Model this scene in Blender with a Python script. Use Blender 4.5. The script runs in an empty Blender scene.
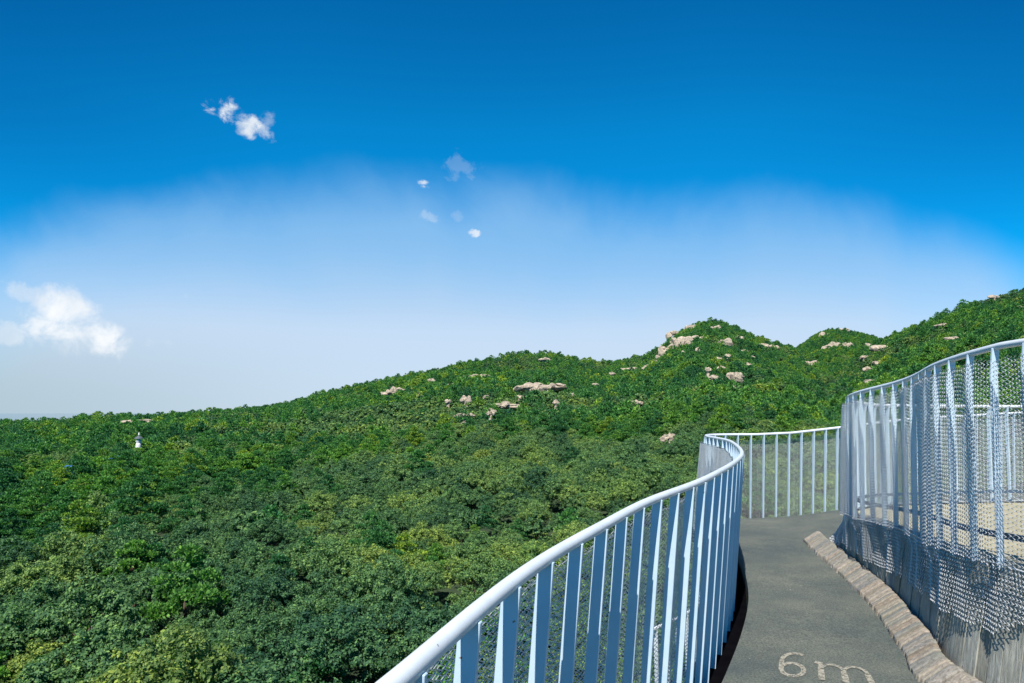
import bpy, math, random
import numpy as np
from mathutils import Vector, geometry
random.seed(7)
rng = np.random.default_rng(11)
PI = math.pi
sc = bpy.context.scene
C = sc.collection

# ------------------------------------------------------------------ camera constants
F, CX, CY, HOR = 683.0, 512.0, 341.5, 412.0
PITCH = math.atan((HOR - CY) / F)
EZ = 1.62                                   # eye height above the path at the camera
cp, sp = math.cos(PITCH), math.sin(PITCH)

def ray(px, py):
    u = (px - CX) / F; v = (CY - py) / F
    return np.array([u, cp - v * sp, sp + v * cp])

def azel(px, py):
    d = ray(px, py)
    return math.atan2(d[0], d[1]), math.atan2(d[2], math.hypot(d[0], d[1]))

def project(x, y, z):                       # world -> pixel, arrays (used for culling hidden trees and checks)
    z = z - EZ
    f = y * cp + z * sp; w = -y * sp + z * cp
    return CX + F * x / f, CY - F * w / f, f

# ------------------------------------------------------------------ helpers
def link(o, parent=None):
    C.objects.link(o)
    if parent is not None: o.parent = parent
    return o

def tag(o, label=None, cat=None, group=None, kind=None):
    if label: o['label'] = label
    if cat: o['category'] = cat
    if group: o['group'] = group
    if kind: o['kind'] = kind
    return o

def empty(name, loc=(0, 0, 0)):
    o = bpy.data.objects.new(name, None); o.location = loc
    o.empty_display_size = 0.2
    return link(o)

def mesh_np(name, V, Fc, mat=None, parent=None, smooth=False, nside=None):
    """V (n,3), Fc (m,k) numpy with constant k, or a list of faces"""
    me = bpy.data.meshes.new(name)
    if isinstance(Fc, np.ndarray):
        V = np.asarray(V, dtype=np.float32); m, k = Fc.shape
        me.vertices.add(len(V)); me.vertices.foreach_set('co', V.ravel())
        me.loops.add(m * k); me.loops.foreach_set('vertex_index', Fc.astype(np.int32).ravel())
        me.polygons.add(m)
        me.polygons.foreach_set('loop_start', np.arange(0, m * k, k, dtype=np.int32))
        me.polygons.foreach_set('loop_total', np.full(m, k, dtype=np.int32))
        if smooth: me.polygons.foreach_set('use_smooth', np.ones(m, dtype=bool))
        me.update(calc_edges=True)
    else:
        me.from_pydata([tuple(v) for v in V], [], Fc)
        if smooth:
            for p in me.polygons: p.use_smooth = True
    if mat: me.materials.append(mat)
    return me

def obj(name, V, Fc, mat, parent=None, smooth=False):
    return link(bpy.data.objects.new(name, mesh_np(name, V, Fc, mat, smooth=smooth)), parent)

def catmull(pts, step=0.04):
    P = np.array(pts, float); P = np.vstack([2 * P[0] - P[1], P, 2 * P[-1] - P[-2]])
    out = []
    for i in range(1, len(P) - 2):
        p0, p1, p2, p3 = P[i - 1], P[i], P[i + 1], P[i + 2]
        n = max(4, int(np.linalg.norm(p2 - p1) / step))
        for t in np.linspace(0, 1, n, endpoint=False)[:, None]:
            out.append((0.5 * ((2 * p1) + (-p0 + p2) * t + (2 * p0 - 5 * p1 + 4 * p2 - p3) * t**2 + (-p0 + 3 * p1 - 3 * p2 + p3) * t**3))[0] if False else
                       (0.5 * ((2 * p1) + (-p0 + p2) * t[0] + (2 * p0 - 5 * p1 + 4 * p2 - p3) * t[0]**2 + (-p0 + 3 * p1 - 3 * p2 + p3) * t[0]**3)))
    out.append(P[-2])
    return np.array(out)

class Path:
    """a plan curve with arc length; side=+1: 'outward' is to the left of travel, -1: to the right"""
    def __init__(s, pts, side=1, smooth=0):
        p = catmull(pts)
        for _ in range(smooth):
            q = p.copy(); q[1:-1] = (p[:-2] + p[1:-1] * 2 + p[2:]) / 4; p = q
        s.P = p; d = np.linalg.norm(np.diff(p, axis=0), axis=1)
        s.S = np.concatenate([[0], np.cumsum(d)]); s.L = s.S[-1]; s.side = side
        t = np.gradient(p, s.S, axis=0); t /= np.linalg.norm(t, axis=1)[:, None]
        s.T = t
    def at(s, a):
        return np.stack([np.interp(a, s.S, s.P[:, 0]), np.interp(a, s.S, s.P[:, 1])], -1)
    def tan(s, a):
        t = np.stack([np.interp(a, s.S, s.T[:, 0]), np.interp(a, s.S, s.T[:, 1])], -1)
        return t / np.linalg.norm(t, axis=-1, keepdims=True)
    def nor(s, a):
        t = s.tan(a)
        return s.side * np.stack([-t[..., 1], t[..., 0]], -1)
    def off(s, a, d):
        return s.at(a) + s.nor(a) * (d if np.isscalar(d) else np.asarray(d)[..., None])

def tube(P, r, seg=14, cap=True):
    P = np.array(P, float); n = len(P)
    T = np.gradient(P, axis=0); T /= np.linalg.norm(T, axis=1)[:, None]
    up = np.array([0, 0, 1.0])
    A = np.cross(T, up); bad = np.linalg.norm(A, axis=1) < 1e-3; A[bad] = (1, 0, 0)
    A /= np.linalg.norm(A, axis=1)[:, None]; B = np.cross(A, T)
    ang = np.linspace(0, 2 * PI, seg, endpoint=False)
    V = (P[:, None] + r * (np.cos(ang)[None, :, None] * A[:, None] + np.sin(ang)[None, :, None] * B[:, None])).reshape(-1, 3)
    Fc = []
    for i in range(n - 1):
        for j in range(seg):
            k = (j + 1) % seg
            Fc.append((i * seg + j, i * seg + k, (i + 1) * seg + k, (i + 1) * seg + j))
    if cap:
        Fc.append(tuple(range(seg))[::-1]); Fc.append(tuple((n - 1) * seg + j for j in range(seg)))
    return V, Fc

class MB:
    def __init__(s): s.V = []; s.F = []
    def add(s, V, Fc):
        b = len(s.V); s.V += [tuple(v) for v in V]; s.F += [tuple(i + b for i in f) for f in Fc]
    def box8(s, P):      # 8 points: bottom 4 ccw, top 4 ccw
        s.add(P, [(3, 2, 1, 0), (4, 5, 6, 7), (0, 1, 5, 4), (1, 2, 6, 5), (2, 3, 7, 6), (3, 0, 4, 7)])
    def box(s, x0, x1, y0, y1, z0, z1):
        s.box8([(x0, y0, z0), (x1, y0, z0), (x1, y1, z0), (x0, y1, z0), (x0, y0, z1), (x1, y0, z1), (x1, y1, z1), (x0, y1, z1)])
    def build(s, name, mat, parent=None, smooth=False):
        return obj(name, s.V, s.F, mat, parent, smooth)

def bevel(o, w=0.004, seg=2):
    m = o.modifiers.new('bevel', 'BEVEL'); m.width = w; m.segments = seg; m.limit_method = 'ANGLE'
    return o

# ------------------------------------------------------------------ materials
def new_mat(name):
    m = bpy.data.materials.new(name); m.use_nodes = True
    nt = m.node_tree; b = nt.nodes['Principled BSDF']
    return m, nt, b
def N(nt, typ, **kw):
    n = nt.nodes.new(typ)
    for k, v in kw.items():
        if k.startswith('i_'): n.inputs[k[2:].replace('_', ' ')].default_value = v
        else: setattr(n, k, v)
    return n
def ramp(nt, stops, fac=None):
    r = nt.nodes.new('ShaderNodeValToRGB'); e = r.color_ramp.elements
    e[0].position, e[0].color = stops[0][0], (*stops[0][1], 1)
    e[1].position, e[1].color = stops[-1][0], (*stops[-1][1], 1)
    for p, c in stops[1:-1]:
        x = e.new(p); x.color = (*c, 1)
    if fac is not None: nt.links.new(fac, r.inputs[0])
    return r
def noise(nt, scale, detail=4, rough=0.55, vec=None, dist=0.0):
    n = nt.nodes.new('ShaderNodeTexNoise'); n.inputs['Scale'].default_value = scale
    n.inputs['Detail'].default_value = detail; n.inputs['Roughness'].default_value = rough
    n.inputs['Distortion'].default_value = dist
    if vec is not None: nt.links.new(vec, n.inputs['Vector'])
    return n
def pos(nt): return nt.nodes.new('ShaderNodeNewGeometry').outputs['Position']
def bump(nt, b, h, strength=0.3, dist=0.01):
    n = nt.nodes.new('ShaderNodeBump'); n.inputs['Strength'].default_value = strength; n.inputs['Distance'].default_value = dist
    nt.links.new(h, n.inputs['Height']); nt.links.new(n.outputs[0], b.inputs['Normal'])
def mixc(nt, fac, a, b, blend='MIX'):
    m = nt.nodes.new('ShaderNodeMix'); m.data_type = 'RGBA'; m.blend_type = blend
    for sock, v in ((m.inputs[0], fac), (m.inputs[6], a), (m.inputs[7], b)):
        if hasattr(v, 'is_output'): nt.links.new(v, sock)
        elif isinstance(v, (int, float)): sock.default_value = v
        else: sock.default_value = (*v, 1) if len(v) == 3 else v
    return m.outputs[2]

def mat_paint(name='white_blue_paint', c0=(0.54, 0.58, 0.61), c1=(0.63, 0.66, 0.68)):
    m, nt, b = new_mat(name); p = pos(nt)
    n = noise(nt, 9, 5, 0.6, p); r = ramp(nt, [(0.3, c0), (0.7, c1)], n.outputs[0])
    n2 = noise(nt, 34, 3, 0.5, p); r2 = ramp(nt, [(0.735, (0, 0, 0)), (0.76, (1, 1, 1))], n2.outputs[0])
    c = mixc(nt, r2.outputs[0], r.outputs[0], (0.22, 0.13, 0.09))
    nt.links.new(c, b.inputs['Base Color']); b.inputs['Roughness'].default_value = 0.33
    b.inputs['Specular IOR Level'].default_value = 0.45
    n3 = noise(nt, 160, 3, 0.6, p); bump(nt, b, n3.outputs[0], 0.08, 0.002)
    return m
def mat_wire():
    m, nt, b = new_mat('galvanised_wire'); p = pos(nt)
    n = noise(nt, 22, 3, 0.6, p)
    r = ramp(nt, [(0.3, (0.56, 0.58, 0.60)), (0.7, (0.80, 0.81, 0.82))], n.outputs[0])
    nt.links.new(r.outputs[0], b.inputs['Base Color']); b.inputs['Metallic'].default_value = 0.3
    b.inputs['Roughness'].default_value = 0.38
    return m
def mat_asphalt():
    m, nt, b = new_mat('asphalt'); p = pos(nt)
    a = noise(nt, 1.1, 4, 0.6, p); f = noise(nt, 75, 5, 0.85, p); g = noise(nt, 7, 5, 0.65, p)
    c1 = ramp(nt, [(0.34, (0.050, 0.066, 0.066)), (0.66, (0.104, 0.114, 0.096))], a.outputs[0])
    c2 = ramp(nt, [(0.36, (0.3, 0.32, 0.35)), (0.64, (1.7, 1.66, 1.58))], f.outputs[0])
    c3 = ramp(nt, [(0.3, (0.82, 0.83, 0.85)), (0.72, (1.12, 1.1, 1.05))], g.outputs[0])
    c = mixc(nt, 1.0, c1.outputs[0], c2.outputs[0], 'MULTIPLY'); c = mixc(nt, 1.0, c, c3.outputs[0], 'MULTIPLY')
    v = nt.nodes.new('ShaderNodeTexVoronoi'); v.inputs['Scale'].default_value = 9; nt.links.new(p, v.inputs['Vector'])
    s = ramp(nt, [(0.03, (1, 1, 1)), (0.05, (0, 0, 0))], v.outputs['Distance'])
    k = noise(nt, 2.3, 2, 0.5, p); kk = ramp(nt, [(0.52, (0, 0, 0)), (0.56, (1, 1, 1))], k.outputs[0])
    s2 = mixc(nt, 1.0, s.outputs[0], kk.outputs[0], 'MULTIPLY')
    c = mixc(nt, s2, c, (0.42, 0.42, 0.38))
    vc_ = nt.nodes.new('ShaderNodeTexVoronoi'); vc_.feature = 'DISTANCE_TO_EDGE'; vc_.inputs['Scale'].default_value = 0.9
    wv = noise(nt, 2.5, 5, 0.7, p); va = nt.nodes.new('ShaderNodeVectorMath'); va.operation = 'MULTIPLY_ADD'
    nt.links.new(wv.outputs['Color'], va.inputs[0]); va.inputs[1].default_value = (0.6, 0.6, 0.6); nt.links.new(p, va.inputs[2])
    nt.links.new(va.outputs[0], vc_.inputs['Vector'])
    cr_ = ramp(nt, [(0.0, (1, 1, 1)), (0.006, (0, 0, 0))], vc_.outputs['Distance'])
    km = mixc(nt, 1.0, cr_.outputs[0], ramp(nt, [(0.5, (0, 0, 0)), (0.6, (0.75, 0.75, 0.75))], noise(nt, 0.8, 2, 0.5, p).outputs[0]).outputs[0], 'MULTIPLY')
    c = mixc(nt, km, c, (0.04, 0.045, 0.04))
    nt.links.new(c, b.inputs['Base Color']); b.inputs['Roughness'].default_value = 0.85
    bump(nt, b, f.outputs[0], 0.7, 0.006)
    return m
def mat_simple(name, col, col2=None, scale=8, rough=0.7, bumpv=0.3, bscale=60, bdist=0.004, metal=0.0):
    m, nt, b = new_mat(name); p = pos(nt)
    n = noise(nt, scale, 5, 0.62, p)
    r = ramp(nt, [(0.3, col), (0.7, col2 or tuple(x * 1.25 for x in col))], n.outputs[0])
    nt.links.new(r.outputs[0], b.inputs['Base Color']); b.inputs['Roughness'].default_value = rough
    b.inputs['Metallic'].default_value = metal
    n2 = noise(nt, bscale, 4, 0.6, p); bump(nt, b, n2.outputs[0], bumpv, bdist)
    return m
def mat_wood(name, dark, light, per_piece=True):
    """weathered timber; grain runs along local Z; colour changes piece by piece (random per island)"""
    m, nt, b = new_mat(name); g = nt.nodes.new('ShaderNodeNewGeometry')
    mp = nt.nodes.new('ShaderNodeMapping'); mp.inputs['Scale'].default_value = (26, 26, 2.2)
    nt.links.new(g.outputs['Position'], mp.inputs['Vector'])
    n = noise(nt, 1.6, 6, 0.7, mp.outputs[0], 0.6)
    r = ramp(nt, [(0.28, dark), (0.5, tuple((a + c) / 2 for a, c in zip(dark, light))), (0.72, light)], n.outputs[0])
    ri = ramp(nt, [(0.0, (0.6, 0.66, 0.72)), (0.35, (0.95, 0.95, 0.92)), (0.7, (1.15, 1.08, 0.98)), (1.0, (0.8, 0.7, 0.58))], g.outputs['Random Per Island'])
    c = mixc(nt, 1.0, r.outputs[0], ri.outputs[0], 'MULTIPLY')
    n2 = noise(nt, 5, 4, 0.6, g.outputs['Position']); r2 = ramp(nt, [(0.42, (0, 0, 0)), (0.66, (1, 1, 1))], n2.outputs[0])
    sc_ = nt.nodes.new('ShaderNodeMath'); sc_.operation = 'MULTIPLY'; sc_.inputs[1].default_value = 0.45
    nt.links.new(r2.outputs[0], sc_.inputs[0])
    c = mixc(nt, sc_.outputs[0], c, (0.16, 0.17, 0.13))
    nt.links.new(c, b.inputs['Base Color']); b.inputs['Roughness'].default_value = 0.8
    bump(nt, b, n.outputs[0], 0.8, 0.008)
    return m
def mat_leaf(name, stops, yellow=0.03):
    m, nt, b = new_mat(name)
    oi = nt.nodes.new('ShaderNodeObjectInfo'); g = nt.nodes.new('ShaderNodeNewGeometry')
    base = ramp(nt, stops, oi.outputs['Random'])
    li = ramp(nt, [(0.0, (0.45, 0.55, 0.55)), (0.55, (1.0, 1.0, 1.0)), (1.0, (1.9, 1.65, 1.15))], g.outputs['Random Per Island'])
    c = mixc(nt, 1.0, base.outputs[0], li.outputs[0], 'MULTIPLY')
    n = noise(nt, 0.028, 4, 0.65, g.outputs['Position'])
    pr = ramp(nt, [(0.34, (0.6, 0.74, 0.9)), (0.5, (1.0, 1.0, 1.0)), (0.66, (1.35, 1.2, 0.9))], n.outputs[0])
    c = mixc(nt, 1.0, c, pr.outputs[0], 'MULTIPLY')
    n3 = noise(nt, 2.4, 2, 0.5, g.outputs['Position'])
    sr_ = ramp(nt, [(0.35, (0.66, 0.72, 0.78)), (0.65, (1.35, 1.25, 1.05))], n3.outputs[0])
    c = mixc(nt, 1.0, c, sr_.outputs[0], 'MULTIPLY')
    nt.links.new(c, b.inputs['Base Color']); b.inputs['Roughness'].default_value = 0.6
    b.inputs['Specular IOR Level'].default_value = 0.12
    tr = nt.nodes.new('ShaderNodeBsdfTranslucent')
    tc = mixc(nt, 1.0, c, (1.0, 1.4, 0.55), 'MULTIPLY'); nt.links.new(tc, tr.inputs['Color'])
    mx = nt.nodes.new('ShaderNodeMixShader'); mx.inputs[0].default_value = 0.32
    nt.links.new(b.outputs[0], mx.inputs[1]); nt.links.new(tr.outputs[0], mx.inputs[2])
    nt.links.new(mx.outputs[0], nt.nodes['Material Output'].inputs['Surface'])
    return m

M = dict(
    paint=mat_paint(), bar=mat_paint('pale_blue_paint', (0.40, 0.53, 0.63), (0.48, 0.59, 0.67)), wire=mat_wire(), asphalt=mat_asphalt(),
    black=mat_simple('gap_shade_black', (0.002, 0.002, 0.003), (0.004, 0.004, 0.005), rough=0.75),  # shade of the gap at the path edge, painted as colour
    _=None, rail_steel=mat_simple('dark_blue_steel', (0.05, 0.09, 0.14), (0.09, 0.14, 0.2), rough=0.5, metal=0.3),
    concrete=mat_simple('concrete', (0.25, 0.25, 0.23), (0.36, 0.35, 0.32), 2.5, 0.9, 0.4),
    deck=mat_simple('tan_paving', (0.27, 0.245, 0.155), (0.37, 0.33, 0.215), 3.0, 0.9, 0.5, 120),
    marking=mat_simple('worn_road_paint', (0.19, 0.18, 0.14), (0.34, 0.32, 0.26), 60, 0.8, 0.6, 150),
    wood=mat_wood('weathered_boards', (0.15, 0.16, 0.148), (0.46, 0.48, 0.45)),
    kerb=mat_wood('weathered_blocks', (0.09, 0.082, 0.073), (0.36, 0.325, 0.285)),
    bark=mat_simple('bark', (0.07, 0.05, 0.035), (0.12, 0.09, 0.065), 12, 0.95, 0.8, 30, 0.02),
    soil=mat_simple('undergrowth_floor', (0.012, 0.028, 0.010), (0.03, 0.055, 0.018), 0.35, 1.0, 0.6, 3, 0.3),
    rock=mat_simple('granite', (0.17, 0.15, 0.12), (0.56, 0.45, 0.33), 0.55, 0.95, 1.0, 1.2, 0.8),
    white=mat_simple('white_plaster', (0.54, 0.54, 0.52), (0.66, 0.66, 0.64), 1.0, 0.8),
    slate=mat_simple('dark_roof', (0.05, 0.07, 0.08), (0.09, 0.11, 0.12), 2, 0.7),
    blue=mat_simple('blue_sheet_roof', (0.03, 0.11, 0.36), (0.04, 0.14, 0.44), 2, 0.5),
    red=mat_simple('red_paint', (0.32, 0.035, 0.02), (0.42, 0.06, 0.03), 2, 0.6),
    teal=mat_simple('teal_sheet_roof', (0.03, 0.22, 0.24), (0.05, 0.3, 0.32), 2, 0.5),
    leaf_a=mat_leaf('leaf_broad', [(0.0, (0.054, 0.130, 0.070)), (0.3, (0.086, 0.182, 0.084)), (0.65, (0.120, 0.228, 0.094)), (0.97, (0.17, 0.265, 0.09)), (1.0, (0.19, 0.265, 0.075))]),
    leaf_b=mat_leaf('needle_pine', [(0.0, (0.040, 0.140, 0.068)), (0.5, (0.072, 0.215, 0.072)), (0.85, (0.125, 0.275, 0.066)), (1.0, (0.19, 0.30, 0.055))]),
)

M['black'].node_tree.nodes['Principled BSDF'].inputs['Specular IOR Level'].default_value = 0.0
# ------------------------------------------------------------------ terrain
def px2az(px): return azel(px, HOR)[0]
def sky_curve(lst):
    a = np.array([azel(x, y) for x, y in lst]); return a[:, 0], np.tan(a[:, 1])
A1, E1 = sky_curve([(0, 424), (60, 421), (100, 418.5), (140, 417), (200, 413), (250, 409), (290, 404), (330, 394), (380, 383), (430, 370),
                    (480, 361), (510, 357), (540, 353), (560, 355), (580, 361), (600, 363), (640, 361), (660, 350), (680, 334), (700, 325), (712, 323),
                    (725, 325), (740, 332), (770, 344), (795, 350), (820, 362), (850, 375), (900, 395), (1024, 415)])
A2, E2 = sky_curve([(740, 395), (780, 362), (795, 350), (812, 338), (825, 332), (838, 330), (860, 334), (885, 342), (920, 360), (1000, 400)])
A3, E3 = sky_curve([(640, 470), (700, 440), (760, 408), (820, 382), (860, 360), (885, 344), (900, 334), (920, 325), (950, 314), (985, 300), (1010, 292), (1024, 289), (1100, 275), (1200, 268)])
A1 = np.concatenate([[-PI, -1.2], A1, [1.3, PI]]); E1 = np.concatenate([[-0.02, -0.015], E1, [-0.03, -0.02]])
A2 = np.concatenate([[-PI], A2, [PI]]); E2 = np.concatenate([[-0.2], E2, [-0.2]])
A3 = np.concatenate([[-PI], A3, [1.35, 2.2, PI]]); E3 = np.concatenate([[-0.2], E3, [0.18, -0.02, -0.2]])
RA = np.array([-PI, px2az(0), px2az(300), px2az(540), px2az(640), px2az(712), px2az(1024), PI])
RR = np.array([520, 520, 560, 620, 760, 920, 980, 700.])

_tab = rng.random((256, 256))
def vnoise(x, y):
    xi = np.floor(x).astype(int); yi = np.floor(y).astype(int); fx = x - xi; fy = y - yi
    fx = fx * fx * (3 - 2 * fx); fy = fy * fy * (3 - 2 * fy)
    g = lambda a, b: _tab[a & 255, b & 255]
    return (g(xi, yi) * (1 - fx) + g(xi + 1, yi) * fx) * (1 - fy) + (g(xi, yi + 1) * (1 - fx) + g(xi + 1, yi + 1) * fx) * fy
def fbm(x, y, o=4):
    s = 0; a = 0.5
    for i in range(o): s = s + a * (vnoise(x * 2**i + 17 * i, y * 2**i + 5 * i) - 0.5) * 2; a *= 0.5
    return s
TREE_H = 7.0
def H(x, y):
    """ground height, world"""
    x = np.asarray(x, float); y = np.asarray(y, float)
    r = np.hypot(x, y) + 1e-6; az = np.arctan2(x, y)
    base = -16.5 - 0.0 * r
    def layer(A, E, R, r0, p, fall):
        e = np.interp(az, A, E); Zs = R * e - TREE_H
        t = np.clip((r - r0) / (R - r0), 0, 1)
        z = base + (Zs - base) * t**p
        ridg = (0.5 - np.abs(fbm(x / 130, y / 130, 3))) * 1.0
        amp = np.clip((Zs - base) * 0.16, 0, 16)
        z = z + amp * (ridg - 0.35) * np.sin(PI * t)**1.0
        z = np.where(r > R, Zs - (r - R) * fall, z)
        return np.maximum(z, -70)
    R1 = np.interp(az, RA, RR)
    z1 = layer(A1, E1, R1, 70, 1.25, 0.22)
    z2 = layer(A2, E2, 1250., 300, 1.2, 0.4)
    z3 = layer(A3, E3, 600., 90, 1.25, 0.35)
    z = np.maximum(np.maximum(z1, z2), z3)
    z = z + fbm(x / 45, y / 45, 4) * 2.6 * np.clip(r / 120, 0.25, 1)
    return z + EZ

def build_terrain():
    rs = np.concatenate([[0.01], np.geomspace(6, 1700, 210)])
    azs = np.concatenate([np.linspace(-PI, -0.95, 60, endpoint=False), np.linspace(-0.95, 0.95, 420, endpoint=False), np.linspace(0.95, PI, 60, endpoint=False)])
    n = len(azs); R, A = np.meshgrid(rs, azs, indexing='ij')
    X = R * np.sin(A); Y = R * np.cos(A); Z = H(X, Y)
    Z[-1] = -75
    V = np.stack([X, Y, Z], -1).reshape(-1, 3)
    i = np.arange(len(rs) - 1)[:, None]; j = np.arange(n)[None]; k = (j + 1) % n
    Fc = np.stack([i * n + j, (i + 1) * n + j, (i + 1) * n + k, i * n + k], -1).reshape(-1, 4)
    o = obj('hillside_terrain', V, Fc, M['soil'], smooth=True); tag(o, kind='structure')
build_terrain()

def mat_sea():
    m, nt, b = new_mat('sea_water')
    b.inputs['Base Color'].default_value = (0.05, 0.12, 0.15, 1); b.inputs['Roughness'].default_value = 0.12
    b.inputs['Specular IOR Level'].default_value = 0.6
    return m
ang = np.linspace(0, 2 * PI, 96, endpoint=False)
Vs = [(0, 0, -66)] + [(40000 * math.cos(a), 40000 * math.sin(a), -66) for a in ang]
o = obj('sea_water', Vs, [(0, i + 1, (i + 1) % 96 + 1) for i in range(96)], mat_sea()); tag(o, kind='structure')

def hit(px, py, lift=TREE_H * 0.8):
    """first point where the ray through a photo pixel meets the canopy; used once to survey where things stand"""
    d = ray(px, py); t = np.geomspace(15, 1600, 4000)
    X = d[0] * t; Y = d[1] * t; Z = d[2] * t + EZ
    g = H(X, Y) + lift; k = np.nonzero(Z < g)[0]
    i = k[0] if len(k) else int(np.argmin(Z - g))
    return X[i], Y[i], Z[i], t[i]

# ------------------------------------------------------------------ tree crowns
def crown_broad(nblob, nleaf, size, leaf, seed, h=5.5, flat=0.75):
    r = np.random.default_rng(seed)
    rad = size / 2; C0 = []; nblob = int(nblob * 1.4)
    for i in range(nblob):
        a = r.uniform(0, 2 * PI); rr = rad * 0.8 * math.sqrt(r.uniform(0, 1)); 
        z = (1 - (rr / rad)**2) * rad * flat * r.uniform(0.2, 1.15)
        C0.append((rr * math.cos(a), rr * math.sin(a), h * 0.52 + z * 0.9, r.uniform(0.17, 0.34) * rad))
    C0 = np.array(C0); w = C0[:, 3]**2; idx = r.choice(nblob, nleaf, p=w / w.sum())
    # sprigs on the blobs, leaves on the sprigs: bright tufts with dark gaps between them
    ns = max(40, nleaf // 38); si = r.choice(nblob, ns, p=w / w.sum())
    sd_ = r.normal(size=(ns, 3)); sd_[:, 2] = sd_[:, 2] * 0.9 + 0.35; sd_ /= np.linalg.norm(sd_, axis=1)[:, None]
    SP = C0[si, :3] + sd_ * (C0[si, 3] * r.uniform(0.55, 1.25, ns))[:, None] * np.array([1, 1, 0.85])
    sr = rad * r.uniform(0.055, 0.125, ns)
    li = r.integers(0, ns, nleaf); idx = si[li]
    d = r.normal(size=(nleaf, 3)); d[:, 2] = d[:, 2] * 0.7 + 0.3; d /= np.linalg.norm(d, axis=1)[:, None]
    P = SP[li] + d * (sr[li] * r.uniform(0.3, 1.1, nleaf))[:, None]
    d = d * 0.8 + sd_[li] * 0.5
    nrm = d + r.normal(size=(nleaf, 3)) * 0.55; nrm[:, 2] += 0.35; nrm /= np.linalg.norm(nrm, axis=1)[:, None]
    t = np.cross(nrm, r.normal(size=(nleaf, 3))); t /= np.linalg.norm(t, axis=1)[:, None]; b = np.cross(nrm, t)
    s = (leaf * r.uniform(0.6, 1.3, nleaf))[:, None]
    V = np.stack([P - t * s, P - b * s * 0.55 - nrm * s * 0.12, P + t * s, P + b * s * 0.55 - nrm * s * 0.12], 1).reshape(-1, 3)
    Fc = np.arange(nleaf * 4).reshape(-1, 4)
    return V, Fc
def crown_pine(ntuft, spikes, size, L, seed, h=6.0):
    r = np.random.default_rng(seed); rad = size / 2; V = []; B = []
    nb = 13
    for i in range(nb):
        k = i / (nb - 1); z = h * (0.42 + 0.56 * k); R0 = rad * (1 - k)**0.7 * 0.75
        a = i * 2.4 + r.uniform(-.5, .5); B.append((R0 * math.cos(a), R0 * math.sin(a), z, rad * r.uniform(0.34, 0.52) * (1.1 - 0.6 * k)))
    B = np.array(B); w = B[:, 3]**2; idx = r.choice(nb, ntuft, p=w / w.sum())
    a = r.uniform(0, 2 * PI, ntuft); q = np.sqrt(r.uniform(0, 1, ntuft))
    P = B[idx, :3] + np.stack([np.cos(a) * q, np.sin(a) * q, 0.42 * np.sqrt(np.clip(1 - q * q, 0, 1)) + r.normal(size=ntuft) * 0.07], -1) * B[idx, 3][:, None]
    out = np.stack([np.cos(a) * q, np.sin(a) * q, np.full(ntuft, 0.85)], -1)
    P = np.repeat(P, spikes, 0); out = np.repeat(out, spikes, 0); n = len(P)
    d = out + r.normal(size=(n, 3)) * 0.6; d /= np.linalg.norm(d, axis=1)[:, None]
    t = np.cross(d, r.normal(size=(n, 3))); t /= np.linalg.norm(t, axis=1)[:, None]
    l = (L * r.uniform(0.6, 1.25, n))[:, None]; wv = l * 0.2
    V = np.stack([P - t * wv * 0.5, P + d * l * 0.55 - t * wv, P + d * l, P + d * l * 0.55 + t * wv], 1).reshape(-1, 3)
    return V, np.arange(n * 4).reshape(-1, 4)
def trunk_mesh(seed, h):
    r = random.Random(seed); m = MB()
    def limb(p, q, r0, r1):
        mid = [(a + b) / 2 + r.uniform(-.1, .1) for a, b in zip(p, q)]
        pts = [p, mid, q]; V = []; Fc = []; seg = 6
        for i, (pt, rr) in enumerate(zip(pts, (r0, (r0 + r1) / 2, r1))):
            for k in range(seg):
                a = 2 * PI * k / seg; V.append((pt[0] + rr * math.cos(a), pt[1] + rr * math.sin(a), pt[2]))
        for i in range(2):
            for k in range(seg):
                Fc.append((i * seg + k, i * seg + (k + 1) % seg, (i + 1) * seg + (k + 1) % seg, (i + 1) * seg + k))
        m.add(V, Fc)
    limb((0, 0, -0.5), (0.1, 0.05, h * 0.55), 0.16, 0.09)
    limb((0.1, 0.05, h * 0.55), (0.05, 0.1, h * 0.66), 0.09, 0.04)
    for k in range(5):
        a = k * 1.3 + r.uniform(0, 1); z = h * r.uniform(0.25, 0.42)
        limb((0.05, 0.03, z), (math.cos(a) * 1.1, math.sin(a) * 1.1, z + h * 0.16), 0.06, 0.02)
    return mesh_np('trunk', m.V, m.F, M['bark'])

kinds = []   # (species, crown mesh, trunk mesh)
for i in range(5):
    V, Fc = crown_broad(19 + 2 * i, 9500, 5.0 + 0.3 * i, 0.092, 100 + i); kinds.append(('broad', mesh_np('crown', V, Fc, M['leaf_a']), trunk_mesh(i, 5.5)))
for i in range(4):
    V, Fc = crown_pine(900, 8, 4.6 + 0.3 * i, 0.28, 200 + i, 5.8 + 0.3 * i); kinds.append(('pine', mesh_np('crown', V, Fc, M['leaf_b']), trunk_mesh(10 + i, 6)))
far_kinds = []
for i in range(4):
    V, Fc = crown_broad(13 + i, 1300, 5.2 + 0.3 * i, 0.28, 300 + i); far_kinds.append(('broad', mesh_np('crown', V, Fc, M['leaf_a']), trunk_mesh(20 + i, 5.5)))
for i in range(3):
    V, Fc = crown_pine(190, 6, 4.8 + 0.3 * i, 0.6, 400 + i, 6.2); far_kinds.append(('pine', mesh_np('crown', V, Fc, M['leaf_b']), trunk_mesh(30 + i, 6)))

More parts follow.
